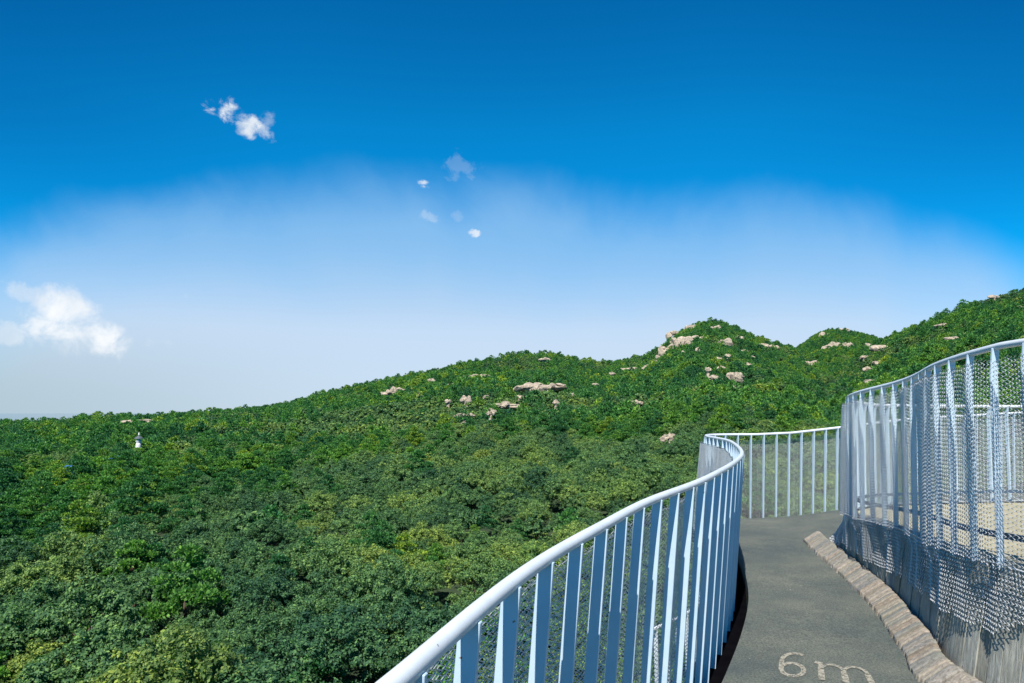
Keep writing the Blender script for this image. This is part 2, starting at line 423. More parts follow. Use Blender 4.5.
# ------------------------------------------------------------------ rocks on the hills (surveyed from the photo, built at their real distance)
rocks = [  # px, py, w px, h px, where
 (135, 423, 22, 6, 'on the low left skyline above the white tower', 0),
 (400, 393, 38, 10, 'high on the left shoulder of the round middle hill', 0),
 (478, 377, 20, 5, 'just below the crest of the round middle hill', 0),
 (432, 381, 6, 4, 'between the left shoulder slab and the crest', 0),
 (450, 386, 6, 4, 'right of the left shoulder slab', 0),
 (466, 401, 8, 9, 'upright among trees under the hill crest', 0),
 (465, 416, 14, 5, 'lowest of the pair below the left shoulder', 0),
 (505, 406, 22, 7, 'broken pale patch under the widest slab', 0),
 (491, 413, 7, 9, 'small block left of the broken pale patch', 0),
 (540, 388, 44, 10, 'widest slab on the face of the middle hill', 0),
 (545, 360, 8, 4, 'close to the summit of the middle hill', 0),
 (629, 371, 20, 6, 'in the saddle left of the rocky peak', 0),
 (646, 368, 5, 6, 'right end of the saddle left of the peak', 0),
 (637, 404, 8, 4, 'lone block in the woods under the saddle', 0),
 (669, 438, 11, 7, 'small scatter low in the woods above the railing', 0),
 (679, 334, 12, 12, 'left edge of the rocky peak top', 1),
 (694, 329, 12, 9, 'top of the rocky peak left of its summit', 1),
 (689, 344, 17, 11, 'largest block under the rocky peak top', 1),
 (668, 351, 9, 10, 'left shoulder of the rocky peak', 1),
 (661, 358, 5, 4, 'foot of the left shoulder of the rocky peak', 1),
 (715, 331, 7, 13, 'upright fin at the summit of the rocky peak', 1),
 (725, 344, 8, 9, 'below the upright fin on the peak', 1),
 (738, 339, 6, 4, 'right of the summit on the rocky peak', 1),
 (762, 347, 8, 5, 'left of a pair on the right shoulder of the peak', 1),
 (772, 348, 7, 5, 'right of a pair on the right shoulder of the peak', 1),
 (721, 368, 5, 4, 'tiny block halfway down the rocky peak', 1),
 (713, 379, 8, 5, 'low block left of the triangular one', 1),
 (736, 378, 10, 8, 'triangular block low on the rocky peak', 1),
 (732, 389, 5, 4, 'lowest tiny block on the rocky peak', 1),
 (769, 371, 5, 4, 'tiny block on the right flank of the peak', 1),
 (806, 366, 14, 9, 'rounded block in the hollow between two peaks', 1),
 (838, 347, 21, 10, 'large block on the face of the second peak', 1),
 (841, 331, 10, 4, 'summit of the second peak', 1),
 (824, 337, 7, 6, 'left of the summit on the second peak', 1),
 (866, 347, 7, 6, 'right side of the second peak', 1),
 (882, 350, 13, 8, 'highest of the chain down the right hill flank', 2),
 (865, 358, 6, 5, 'second of the chain down the right hill flank', 2),
 (877, 363, 7, 4, 'third of the chain down the right hill flank', 2),
 (867, 369, 7, 4, 'fourth of the chain down the right hill flank', 2),
 (871, 383, 7, 6, 'lowest of the chain just above the fence', 2),
 (941, 326, 8, 4, 'upper left of the three on the right hill', 2),
 (957, 340, 13, 6, 'widest of the three on the right hill', 2),
 (966, 335, 6, 3, 'small one beside the widest on the right hill', 2),
 (994, 298, 7, 5, 'on the skyline of the right hill', 2),
 (1018, 308, 5, 4, 'near the right end of the right hill', 2),
] + [(px, py, 4, 4, 'small', 1) for px, py in ((655, 362), (673, 343), (683, 353), (698, 351), (704, 339), (719, 360), (745, 352), (752, 359), (727, 357), (708, 370), (748, 366), (781, 357))] \
  + [(px, py, 5, 3, 'small', 0) for px, py in ((520, 398), (571, 396), (486, 398), (420, 396), (596, 385), (612, 374), (556, 404), (448, 402))]
rock_sites = []
def rock_mesh(w, h, seed):
    r = np.random.default_rng(seed); V = []; Fc = []
    n = max(3, min(9, int(w / 3.0)))
    import bmesh
    for i in list(range(n)) * 2:
        low = len(V) >= n * 642
        bm = bmesh.new(); bmesh.ops.create_icosphere(bm, subdivisions=3, radius=1)
        P = np.array([v.co[:] for v in bm.verts]); F_ = [tuple(v.index for v in f.verts) for f in bm.faces]; bm.free()
        for _ in range(11):                       # chop with planes: angular granite
            d = r.normal(size=3); d /= np.linalg.norm(d); c = r.uniform(0.5, 0.82); q = P @ d
            P = P - np.clip(q - c, 0, None)[:, None] * d
        ph = r.uniform(0, 9, 3)
        P = P * (1 + 0.06 * np.sin(P[:, [1]] * 9 + ph[0]) * np.sin(P[:, [2]] * 8 + ph[1]) * np.sin(P[:, [0]] * 9 + ph[2]))
        a = (i + 0.5) / n - 0.5; k = 1 - abs(a) * 0.9
        s = np.array([w / n * r.uniform(0.8, 1.7), w / n * r.uniform(0.9, 1.5), h * k * r.uniform(0.55, 0.95)]); s[2] = min(s[2], 1.25 * s[0])
        y = r.uniform(-.5, .5) * h * 0.8
        P = P * s * (1.15 if low else 1) + np.array([a * w, y - (h * 0.45 if low else 0), h * 0.15 * r.uniform(-1, 1) + y * 0.45 - (h * 0.85 if low else 0)])
        F_ = [tuple(j + len(V) for j in f) for f in F_]; V += list(map(tuple, P)); Fc += F_
    return V, Fc
for i, (px, py, w, h, where, g) in enumerate(rocks):
    rr0 = hit(px, py, 6.0)[3]; x, y, z, t = hit(px, py, 5.2 + 2.4 * min(1, rr0 / 500))
    kk = (1.0, 1.25, 1.1)[g] * (1.5 if 'peak top' in where or 'left shoulder of the rocky' in where else 1); W = w * t / F * kk; Hh = h * t / F * kk
    V, Fc = rock_mesh(W, max(Hh * 0.75, 1.4), 500 + i)
    me = mesh_np('rock_outcrop', V, Fc, M['rock']); o = link(bpy.data.objects.new('rock_outcrop', me))
    az = math.atan2(x, y); o.rotation_euler.z = -az; o.location = (x, y, z + 0.2)
    # a buried skirt so that the rock stands in the ground and does not float in the canopy
    gz = float(H(x, y)) - z - 1.0
    m = MB(); n = 14
    for k in range(n):
        a0 = 2 * PI * k / n
    top = [(W * .33 * math.cos(2 * PI * k / n), max(Hh, W * .3) * .3 * math.sin(2 * PI * k / n), -0.3 * Hh) for k in range(n)]
    bot = [(p[0] * 1.25, p[1] * 1.6, min(gz, -1.0) - Hh) for p in top]
    mm = MB(); mm.V = list(V); mm.F = list(Fc); mm.add(bot + top, [(k, (k + 1) % n, (k + 1) % n + n, k + n) for k in range(n)] + [tuple(range(n, 2 * n))])
    o.data = mesh_np('rock_outcrop', mm.V, mm.F, M['rock'])
    if where == 'small':
        tag(o, 'tiny pale boulder, one of many scattered ' + ('below the top of the rocky peak' if g else 'around the slabs of the middle hill'), 'rock', 'scattered boulders')
        rock_sites.append((x, y, t, W * 0.5 + 0.3, Hh)); continue
    tag(o, 'pale granite outcrop ' + where, 'rock', ('granite outcrops on the middle hill', 'granite outcrops on the peaks', 'granite outcrops on the right hill')[g])
    rock_sites.append((x, y, t, W * 0.55 + 1.2, Hh))
RS = np.array([(a, b, t, w, h) for a, b, t, w, h in rock_sites])

# far white tower and the few roofs in the woods
tower = hit(138, 452, 6.0); roofs = [(70, 464, 'blue'), (84, 461, 'red'), (98, 458, 'teal'), (116, 457, 'blue')]
roof_sites = [(hit(px, py + 1, 7.2), k) for px, py, k in roofs]
keepout = [(tower[0], tower[1], tower[3], 3.2, 40)]
for (x, y, z, t), k in roof_sites: keepout.append((x, y, -1, 0.5, 20))
RS = np.vstack([RS, np.array(keepout)])

def clear_of_sites(X, Y, z_top):
    """False where a tree would stand on, or right in front of, a rock or roof"""
    ok = np.ones(len(X), bool); r = np.hypot(X, Y)
    for x, y, t, w, h in RS:
        rr = math.hypot(x, y); ux, uy = x / rr, y / rr
        along = X * ux + Y * uy; side = np.abs(-X * uy + Y * ux)
        front = 5.5 + 6.0 * min(1, t / 500) if t > 0 else 3.2
        ok &= ~((side < w + 0.9) & (along > rr - front) & (along < rr + 1.5))
    return ok

# ------------------------------------------------------------------ plant the forest
def scatter():
    pts = []
    sp_near, sp_far = 3.3, 4.3
    # jittered grid in rings with growing spacing
    for (r0, r1, s) in ((19, 90, 3.1), (90, 240, 3.5), (240, 600, 4.2), (600, 1330, 5.2)):
        n = int(r1 / s) + 1
        g = np.arange(-n, n + 1) * s
        X, Y = np.meshgrid(g, g); X = X.ravel() + rng.uniform(-.42, .42, X.size) * s; Y = Y.ravel() + rng.uniform(-.42, .42, Y.size) * s
        r = np.hypot(X, Y); az = np.arctan2(X, Y)
        lim = 1.3
        k = (r >= r0) & (r < r1) & (az > -1.1) & (az < 1.45)
        if r1 < 250: k |= (r >= r0) & (r < 60)
        pts.append(np.stack([X[k], Y[k], np.full(k.sum(), s)], -1))
    P = np.vstack(pts); X, Y = P[:, 0], P[:, 1]; Z = H(X, Y)
    k = clear_of_sites(X, Y, Z)
    # drop what lies hidden well behind the ridges
    r = np.hypot(X, Y); az = np.arctan2(X, Y)
    lim = np.interp(az, RA, RR) + 25
    lim = np.maximum(lim, np.where((az > px2az(770)) & (az < px2az(900)), 1290, 0))
    k &= r < lim
    k &= ~((az > px2az(895)) & (r > 640))
    P = P[k]; Z = Z[k]
    return P[:, 0], P[:, 1], Z, P[:, 2]
TX, TY, TZ, TS = scatter()
TR = np.hypot(TX, TY); n = len(TX)
pn = fbm(TX / 60 + 9, TY / 60 + 3, 3) + rng.normal(size=n) * 0.22
# pines gather on the slopes and along the left, broadleaf fills the hollow below the walkway
bias = np.clip((TR - 90) / 200, -0.25, 0.35) + np.where(np.arctan2(TX, TY) < -0.45, 0.1, 0)
is_pine = (pn + bias * 0.6) > 0.12
TSc = TS / 3.3 * rng.uniform(0.66, 1.28, n) * (1 + 0.35 * np.clip(fbm(TX / 22, TY / 22, 2), -0.5, 0.6))
TSc *= np.where(TR < 130, 0.88, 1.0)
TRot = rng.uniform(0, 2 * PI, n)
ppx, ppy, pf = project(TX, TY, TZ + 4.5)
inview = (pf > 0) & (ppx > -10) & (ppx < 842) & (ppy < 700) & (TR < 140)
# nearest trees in sight, one by one
order = [i for i in np.argsort(TR) if inview[i]][:300]
single = np.zeros(n, bool); single[order] = True

bk = [k for k in kinds if k[0] == 'broad']; pk = [k for k in kinds if k[0] == 'pine']
fbk = [k for k in far_kinds if k[0] == 'broad']; fpk = [k for k in far_kinds if k[0] == 'pine']
src = {}
labels = {
 'broad': ('olive green broadleaf tree with a rounded crown in the wooded hollow below the railing', 'broadleaf tree', 'broadleaf trees in the hollow below the walkway'),
 'pine': ('bright green pine with tufted crown rising among the broadleaf trees below the railing', 'pine tree', 'pines among the trees below the walkway'),
}
last = order[-14:]
for c, i in enumerate(order):
    sp_ = 'pine' if is_pine[i] else 'broad'
    if i in last:                               # the outermost few carry the lighter crowns the distant wood is made of
        q = last.index(i) % 7; kd = far_kinds[q]; sp_ = kd[0]
    else:
        lst = pk if sp_ == 'pine' else bk; kd = lst[c % len(lst)]
    t = empty('pine_tree' if sp_ == 'pine' else 'broadleaf_tree', (TX[i], TY[i], TZ[i]))
    t.rotation_euler.z = TRot[i]; s = TSc[i]; t.scale = (s, s, s * random.uniform(0.9, 1.1))
    tag(t, *labels[sp_])
    cr = link(bpy.data.objects.new('crown', kd[1]), t)
    link(bpy.data.objects.new('trunk', kd[2]), t)
    src.setdefault(id(kd[1]), cr)
near_src = [src[id(k[1])] for k in kinds if id(k[1]) in src]
far_src = [src[id(k[1])] for k in far_kinds if id(k[1]) in src]
n_sp = {'nb': [i for i, k in enumerate([k for k in kinds if id(k[1]) in src]) if k[0] == 'broad'],
        'np': [i for i, k in enumerate([k for k in kinds if id(k[1]) in src]) if k[0] == 'pine']}
fk = [k for k in far_kinds if id(k[1]) in src]; nn = len(near_src)
n_sp['fb'] = [nn + i for i, k in enumerate(fk) if k[0] == 'broad']; n_sp['fp'] = [nn + i for i, k in enumerate(fk) if k[0] == 'pine']
print('TREES', n, 'near', len(near_src), 'far', len(far_src))

rest = ~single
def forest(name, X, Y, Z, S, R_, pine, r, label):
    me = bpy.data.meshes.new(name); m = len(X)
    me.vertices.add(m); me.vertices.foreach_set('co', np.stack([X, Y, Z], -1).astype(np.float32).ravel())
    idx = np.zeros(m, int)
    for i in range(m):
        key = ('n' if r[i] < 190 else 'f') + ('p' if pine[i] else 'b'); l = n_sp[key]; idx[i] = l[i % len(l)]
    for nm, typ, arr in (('tree_scale', 'FLOAT', S), ('tree_turn', 'FLOAT', R_), ('tree_kind', 'INT', idx)):
        a = me.attributes.new(nm, typ, 'POINT'); a.data.foreach_set('value', arr.astype(np.float32 if typ == 'FLOAT' else np.int32))
    o = link(bpy.data.objects.new(name, me)); tag(o, label, 'woodland', kind='stuff')
    ng = bpy.data.node_groups.new('plant_forest', 'GeometryNodeTree')
    ng.interface.new_socket('Geometry', in_out='INPUT', socket_type='NodeSocketGeometry')
    ng.interface.new_socket('Geometry', in_out='OUTPUT', socket_type='NodeSocketGeometry')
    gi = ng.nodes.new('NodeGroupInput'); go = ng.nodes.new('NodeGroupOutput')
    g2i = ng.nodes.new('GeometryNodeGeometryToInstance')
    for s in reversed(near_src + far_src):     # first link made ends up last
        oi = ng.nodes.new('GeometryNodeObjectInfo'); oi.inputs['Object'].default_value = s; oi.inputs['As Instance'].default_value = True
        ng.links.new(oi.outputs['Geometry'], g2i.inputs[0]) if False else None
        s['_n'] = 0; del s['_n']
    j = ng.nodes.new('GeometryNodeJoinGeometry')
    for s in reversed(near_src + far_src):
        oi = ng.nodes.new('GeometryNodeObjectInfo'); oi.transform_space = 'ORIGINAL'
        oi.inputs['Object'].default_value = s; oi.inputs['As Instance'].default_value = True
        ng.links.new(oi.outputs['Geometry'], j.inputs[0])
    ng.nodes.remove(g2i)
    ip = ng.nodes.new('GeometryNodeInstanceOnPoints'); ip.inputs['Pick Instance'].default_value = True
    def attr(nm, dt):
        a = ng.nodes.new('GeometryNodeInputNamedAttribute'); a.data_type = dt; a.inputs[0].default_value = nm
        return a.outputs[0]
    m2p = ng.nodes.new('GeometryNodeMeshToPoints'); ng.links.new(gi.outputs[0], m2p.inputs['Mesh'])
    ng.links.new(m2p.outputs[0], ip.inputs['Points']); ng.links.new(j.outputs[0], ip.inputs['Instance'])
    ng.links.new(attr('tree_kind', 'INT'), ip.inputs['Instance Index'])
    cx = ng.nodes.new('ShaderNodeCombineXYZ'); ng.links.new(attr('tree_turn', 'FLOAT'), cx.inputs[2])
    ng.links.new(cx.outputs[0], ip.inputs['Rotation'])
    ng.links.new(attr('tree_scale', 'FLOAT'), ip.inputs['Scale'])
    ng.links.new(ip.outputs[0], go.inputs[0])
    md = o.modifiers.new('plant', 'NODES'); md.node_group = ng
    return o
forest('forest', TX[rest], TY[rest], TZ[rest], TSc[rest], TRot[rest], is_pine[rest], TR[rest],
       'dense green woodland covering the hills up to the skyline')

# ------------------------------------------------------------------ tower and roofs in the woods
def house(x, y, z, k, w, d, h):
    t = empty({'blue': 'blue_roofed_hut', 'red': 'red_hut', 'teal': 'teal_roofed_hut'}[k], (x, y, z)); t.rotation_euler.z = random.uniform(-.4, .4)
    m = MB(); m.box(-w/2, w/2, -d/2, d/2, 0, h); m.build('wall', M['red' if k == 'red' else 'white'], t)
    m = MB(); e = 0.25; rh = 0.55
    V = [(-w/2-e, -d/2-e, h), (w/2+e, -d/2-e, h), (w/2+e, d/2+e, h), (-w/2-e, d/2+e, h), (-w/2-e, 0, h+rh), (w/2+e, 0, h+rh)]
    V += [(a, b, c+0.1) for a, b, c in V]
    m.add(V, [(3,2,1,0), (6,7,11,10), (8,9,10,11), (0,1,7,6), (2,3,9,8), (1,2,8,11,7), (3,0,6,10,9)])
    m.build('roof', M[k], t)
    m = MB(); m.box(-0.45, 0.45, -d/2-0.05, -d/2+0.04, 0.1, 2.0); m.build('door', M['slate'], t)
    for sx in (-1, 1):
        m = MB(); m.box(sx*w*.32-.35, sx*w*.32+.35, -d/2-0.04, -d/2+0.04, 1.0, 1.9); m.build('window', M['slate'], t)
    return t
hl = ['blue roofed hut peeking out of the woods at far left', 'small red hut between the blue and teal roofs in the woods',
      'teal roofed hut in the woods right of the red hut', 'second blue roof in the woods, just left of the white tower']
for i_h, (((x, y, z, t), k), lb) in enumerate(zip(roof_sites, hl)):
    g = float(H(x, y)); pw = {'blue': 9, 'red': 8, 'teal': 13}[k] * t / F; tag(house(x, y, g, k, pw - 0.6, 1.6, z - g - (0.7, 1.3, 0.5, 0.2)[i_h]), lb, 'hut', 'huts in the woods')
x, y, z, t = tower
g = float(H(x, y)); top = z + 19 * t / F
tw = empty('white_tower', (x, y, g))
def lathe(prof, seg=20):
    V = []; Fc = []
    for i, (r_, zz) in enumerate(prof):
        for k in range(seg):
            a = 2 * PI * k / seg; V.append((r_ * math.cos(a), r_ * math.sin(a), zz))
    for i in range(len(prof) - 1):
        for k in range(seg): Fc.append((i*seg+k, i*seg+(k+1) % seg, (i+1)*seg+(k+1) % seg, (i+1)*seg+k))
    Fc.append(tuple(range(seg))[::-1]); Fc.append(tuple((len(prof)-1)*seg+k for k in range(seg)))
    return V, Fc
ht = top - g; s = t / F
V, Fc = lathe([(4.2*s, 0), (3.6*s, ht*.35), (3.3*s, ht*.55), (2.5*s, ht*.72), (2.0*s, ht*.80)]); obj('tower_shaft', V, Fc, M['white'], tw, True)
V, Fc = lathe([(2.6*s, ht*.80), (2.8*s, ht*.81), (2.8*s, ht*.83)]); obj('balcony', V, Fc, M['white'], tw)
V, Fc = lathe([(4.2*s, ht*.87), (3.9*s, ht*.885), (1.8*s, ht*.92), (0.6*s, ht*.945)]); obj('roof', V, Fc, M['slate'], tw)
V, Fc = lathe([(1.5*s, ht*.83), (1.5*s, ht*.875)]); obj('lantern', V, Fc, M['white'], tw)
V, Fc = lathe([(0.5*s, ht*.945), (0.9*s, ht*.96), (0.15*s, ht*1.02)]); obj('finial', V, Fc, M['white'], tw)
tag(tw, 'slender white tower with dark eaves rising from the woods at far left', 'tower')

# ------------------------------------------------------------------ the walkway
def lift(x): return np.interp(x, [3.6, 4.15, 4.96, 6.07, 7.95, 10, 13], [0, .02, .098, .21, .31, .45, .6])
def zp(x, y): return EZ - 1.62 + 0.009 * np.asarray(y) + lift(np.asarray(x))
def zplat(x, y): return EZ + np.interp(y, [0, 3.8, 7.55, 8.3, 9.2], [-.80, -.83, -1.07, -1.12, -1.14])
RH = 1.20
def unproj(px, py, zf):
    d = ray(px, py); t = 5.0
    for _ in range(60):
        z = float(zf(d[0] * t, d[1] * t)) - EZ; t = 0.5 * t + 0.5 * z / d[2]
    return d[0] * t, d[1] * t
railz = lambda x, y: zp(x, y) + RH
left_px = [(408, 673), (439, 643), (476, 612), (517, 578), (558, 551), (603, 526), (647, 502), (695, 484), (721, 471), (736, 461.5), (742, 454), (738, 447), (729, 441)]
left = [unproj(a, b, railz) for a, b in left_px]
print('LEFT', [(round(a, 2), round(b, 2)) for a, b in left])
outer_pts = [(-1.35, -3.0), (-1.0, -1.4), (-0.53, 0.0)] + left + [(2.66, 9.0), (2.68, 9.55), (2.82, 9.92), (3.1, 10.07), (3.4, 10.1), (4.15, 10.2), (4.96, 10.35), (6.07, 10.6), (7.95, 10.75), (10, 10.5), (12, 9.6)]
OUT = Path(outer_pts, side=1, smooth=30)
F_pts = [(4.3, -1.0), (3.6, 0.6), (3.05, 1.9), (2.80, 2.9), (2.73, 3.5), (2.74, 3.85), (2.77, 4.15), (2.82, 4.4), (2.90, 4.7), (3.09, 5.2), (3.22, 5.65), (3.29, 6.07), (3.34, 6.5),
         (3.46, 7.0), (3.68, 7.5), (4.02, 7.95), (4.5, 8.32), (5.3, 8.55), (6.5, 8.75), (8.5, 8.8), (11, 8.2)]
FEN = Path(F_pts, side=1, smooth=12)
kerb_px = [(920, 683), (905, 655), (893, 638), (880, 619), (865, 600), (840, 575), (815, 553), (803, 541)]
K = [unproj(a, b, zp) for a, b in kerb_px]
print('KERB', [(round(a, 2), round(b, 2)) for a, b in K])
KER = Path([(3.3, -0.6), (2.75, 0.9), (2.42, 2.3), (2.36, 3.2)] + K, side=-1, smooth=10)

def fill(poly, zf, grid=0.35):
    poly = [Vector((float(a), float(b))) for a, b in poly]; n = len(poly)
    xs = [p.x for p in poly]; ys = [p.y for p in poly]; pts = list(poly)
    ed = [(i, (i + 1) % n) for i in range(n)]
    for gx in np.arange(min(xs), max(xs), grid):
        for gy in np.arange(min(ys), max(ys), grid): pts.append(Vector((gx + 0.013, gy + 0.017)))
    v, e, f, *_ = geometry.delaunay_2d_cdt(pts, ed, [], 1, 1e-5)
    used = sorted({i for t_ in f for i in t_}); mp = {a: b for b, a in enumerate(used)}
    V = [(v[i].x, v[i].y, float(zf(v[i].x, v[i].y))) for i in used]
    return V, [tuple(mp[i] for i in t_) for t_ in f]
def slab(name, poly, zf, thick, mat, parent=None):
    V, Fc = fill(poly, zf); n = len(V)
    B = [(a, b, c - thick) for a, b, c in V]
    from collections import Counter
    cnt = {}
    for f in Fc:
        for a, b in zip(f, f[1:] + f[:1]): cnt[(a, b)] = 1
    rim = [(a, b) for (a, b) in cnt if (b, a) not in cnt]
    FF = list(Fc) + [tuple(i + n for i in f[::-1]) for f in Fc] + [(b, a, a + n, b + n) for a, b in rim]
    o = obj(name, V + B, FF, mat, parent); return o

aO = np.arange(0, OUT.L, 0.1); aF = np.arange(0, FEN.L, 0.1)
edge_in = FEN.off(aF, -0.06)
poly = [tuple(p) for p in OUT.off(aO, -0.015)] + [tuple(p) for p in edge_in[::-1]]
o = slab('walkway_path', poly, zp, 0.24, M['asphalt']); tag(o, kind='structure')
# tan upper deck inside the fence loop
poly = [tuple(p) for p in FEN.off(aF, -0.02)] + [(11, -1.0)]
o = slab('upper_deck_path', poly, zplat, 0.16, M['deck']); tag(o, kind='structure')

# kerb of short weathered blocks
def kerb():
    m = MB(); s = 0.02; r = random.Random(3)
    while s < KER.L - 0.06:
        w = r.uniform(0.035, 0.085); e = min(s + w, KER.L); g = 0.004
        P = []
        hi = r.uniform(-.003, .003); rot = r.uniform(-.006, .006)
        sec = [(-0.008 + r.uniform(-.012, .008), -0.02), (0.18, -0.02), (0.18, 0.13 + hi), (0.145, 0.13 + hi), (0.0 + r.uniform(-.006, .006), 0.03 + hi + rot)]
        ring = []
        for a in (s + g, e - g):
            for d, h in sec:
                q = KER.off(np.array(a), d); ring.append((q[0], q[1], float(zp(q[0], q[1])) + h + (rot if a > s + g else 0)))
        n = 5
        Fc = [(i, (i + 1) % n, (i + 1) % n + n, i + n) for i in range(n)] + [tuple(range(n))[::-1], tuple(range(n, 2 * n))]
        m.add(ring, Fc); s = e
    o = m.build('path_kerb', M['kerb']); bevel(o, 0.008, 2)
    tag(o, 'low kerb of weathered brown blocks along the right side of the grey path', 'kerb', kind='structure')
kerb()

# timber wall between kerb and fence
def wall_foot(a):
    """outer foot of the boarded wall below fence arc length a"""
    q = FEN.at(a); n_ = FEN.nor(a)
    d = 0.20 - 0.02
    p = q + n_ * d
    # meet the back edge of the kerb where there is one
    s_ = np.linspace(0, KER.L, 400); kk = KER.off(s_, 0.185)
    dd = np.linalg.norm(kk - q[None], axis=1); i = int(np.argmin(dd))
    if 2 < i < 397:
        w = 1.0
        return kk[i]
    e = kk[-1] if i >= 397 else kk[0]
    w = min(1.0, abs(dd[i] - 0.2) / 0.5)
    dist = np.linalg.norm(e - q); 
    return q + n_ * max(0.12, 0.26 - 0.0 * dist)
boards = MB(); s = 0.0; r = random.Random(5)
sb = 0.0
feet = []
arcs = np.arange(0, FEN.L, 0.05)
FT = np.array([wall_foot(np.array(a)) for a in arcs])
for _ in range(14): FT[1:-1] = (FT[:-2] + 2 * FT[1:-1] + FT[2:]) / 4
def foot(a): return np.array([np.interp(a, arcs, FT[:, 0]), np.interp(a, arcs, FT[:, 1])])
while sb < FEN.L - 0.2:
    w = r.uniform(0.10, 0.15); e = sb + w; g = 0.003; P = []
    j = r.uniform(-.006, .004)
    for lvl in (0, 1):
        c = []
        for a in (sb + g, e - g):
            q = FEN.at(np.array(a)); f_ = foot(a); n_ = FEN.nor(np.array(a))
            base = f_ if lvl == 0 else q + n_ * (0.03 + 0)
            zz = float(zp(f_[0], f_[1])) - 0.02 if lvl == 0 else float(zplat(q[0], q[1])) + 0.012 + j
            c.append((base + n_ * j, zz, base + n_ * (j - 0.035), zz))
        P += [(*c[0][0], c[0][1]), (*c[1][0], c[1][1]), (*c[1][2], c[1][3]), (*c[0][2], c[0][3])]
    boards.box8(P); sb = e
o = boards.build('timber_wall', M['wood']); bevel(o, 0.003, 1)
tag(o, 'grey weathered board wall between the path kerb and the upper fence', 'wall')

# ------------------------------------------------------------------ railings
def baluster(p, nrm, ztop, zbot, lean, width=0.05, thick=0.012, yaw=0.0, kink=0.0):
    """flat bar, broad face across the rail; p plan point under the handrail, nrm outward"""
    nrm = np.array(nrm); t = np.array([nrm[1], -nrm[0]])
    c, s_ = math.cos(yaw), math.sin(yaw)
    wd = np.array([nrm[0] * c - nrm[1] * s_, nrm[0] * s_ + nrm[1] * c]); td = np.array([wd[1], -wd[0]])
    h = ztop - zbot
    prof = [(0, 0, 1.0), (0.13, kink, 1.0), (0.3, kink * 0.8, 0.98), (1.0, 0, 0.86)]
    V = []
    for f, k, ws in prof:
        c0 = np.array(p) + nrm * (lean * h * f + k); z = ztop - h * f
        for a, b in ((-1, -1), (1, -1), (1, 1), (-1, 1)):
            q = c0 + wd * a * width * ws / 2 + td * b * thick / 2; V.append((q[0], q[1], z))
    Fc = [(0, 1, 2, 3)]
    for i in range(len(prof) - 1):
        for k in range(4): Fc.append((i*4+k, (i+1)*4+k, (i+1)*4+(k+1) % 4, i*4+(k+1) % 4))
    b = (len(prof) - 1) * 4; Fc.append((b+3, b+2, b+1, b))
    return V, Fc

def net_mesh(Sfun, a0, a1, pitch, vstep, wire, seed=0, rag_top=0.0, rag_bot=0.0):
    """woven wire cloth: zigzag wires side by side. Sfun(a, v) -> (...,3) with v metres below the top; Sfun.len(a) gives the length"""
    r = np.random.default_rng(seed)
    cols = np.arange(a0, a1, pitch); V = []; Fc = []; base = 0
    for ci, a in enumerate(cols):
        Ln = Sfun.length(a) + r.uniform(-1, 1) * rag_bot
        v0 = r.uniform(0, 1) * rag_top
        n_ = int((Ln - v0) / vstep)
        if n_ < 3: continue
        k = np.arange(n_ + 1); v = v0 + k * vstep
        zig = np.where((k % 2) == 0, -1, 1) * pitch * 0.56
        aa = a + zig + r.normal(size=len(k)) * pitch * 0.11
        P, nr, tg = Sfun(aa, v)
        P = P + nr * (np.where((k % 2) == 0, 1, -1) * wire * 0.6)[:, None]
        w = wire / 2
        o1 = nr * w; o2 = -nr * w * 0.5 + tg * w * 1.2; o3 = -nr * w * 0.5 - tg * w * 1.2
        ring = np.stack([P + o1, P + o2, P + o3], 1)            # n,3,3
        V.append(ring.reshape(-1, 3)); m = len(k)
        i = np.arange(m - 1)[:, None] * 3 + base; j = np.arange(3)[None]; j2 = (j + 1) % 3
        Fc.append(np.stack([i + j, i + j2, i + 3 + j2, i + 3 + j], -1).reshape(-1, 4)); base += m * 3
    return np.vstack(V), np.vstack(Fc)

class Drape:
    """a hanging net along a Path: folds are waves along the path whose depth changes with height"""
    def __init__(s, path, ztop, zbot, off, lean, fold=0.02, waves=(4.6, 11.0), seed=0, sag=0.0):
        s.p, s.zt, s.zb, s.off, s.lean, s.fold, s.w, s.sag = path, ztop, zbot, off, lean, fold, waves, sag
        s.ph = np.random.default_rng(seed).uniform(0, 6, 4)
    def length(s, a):
        q = s.p.at(np.array(a)); return float(s.zt(a, q[0], q[1]) - s.zb(a, q[0], q[1]))
    def __call__(s, a, v):
        q = s.p.at(a); n_ = s.p.nor(a); t = s.p.tan(a)
        wv = np.sin(a * s.w[0] * 2 * PI / 2 + s.ph[0] + 0.8 * np.sin(a * 1.7 + s.ph[1])) * 0.6 + np.sin(a * s.w[1] + s.ph[2] + v * 1.5) * 0.4
        d = s.off + s.lean * v + s.fold * wv * (0.35 + 0.65 * np.clip(v / 0.5, 0, 1)) + s.sag * np.sin(np.clip(v / 1.2, 0, 1) * PI)
        z = s.zt(a, q[:, 0], q[:, 1]) - v
        P = np.concatenate([q + n_ * d[:, None], z[:, None]], 1)
        return P, np.concatenate([n_, np.zeros((len(a), 1))], 1), np.concatenate([t, np.zeros((len(a), 1))], 1)

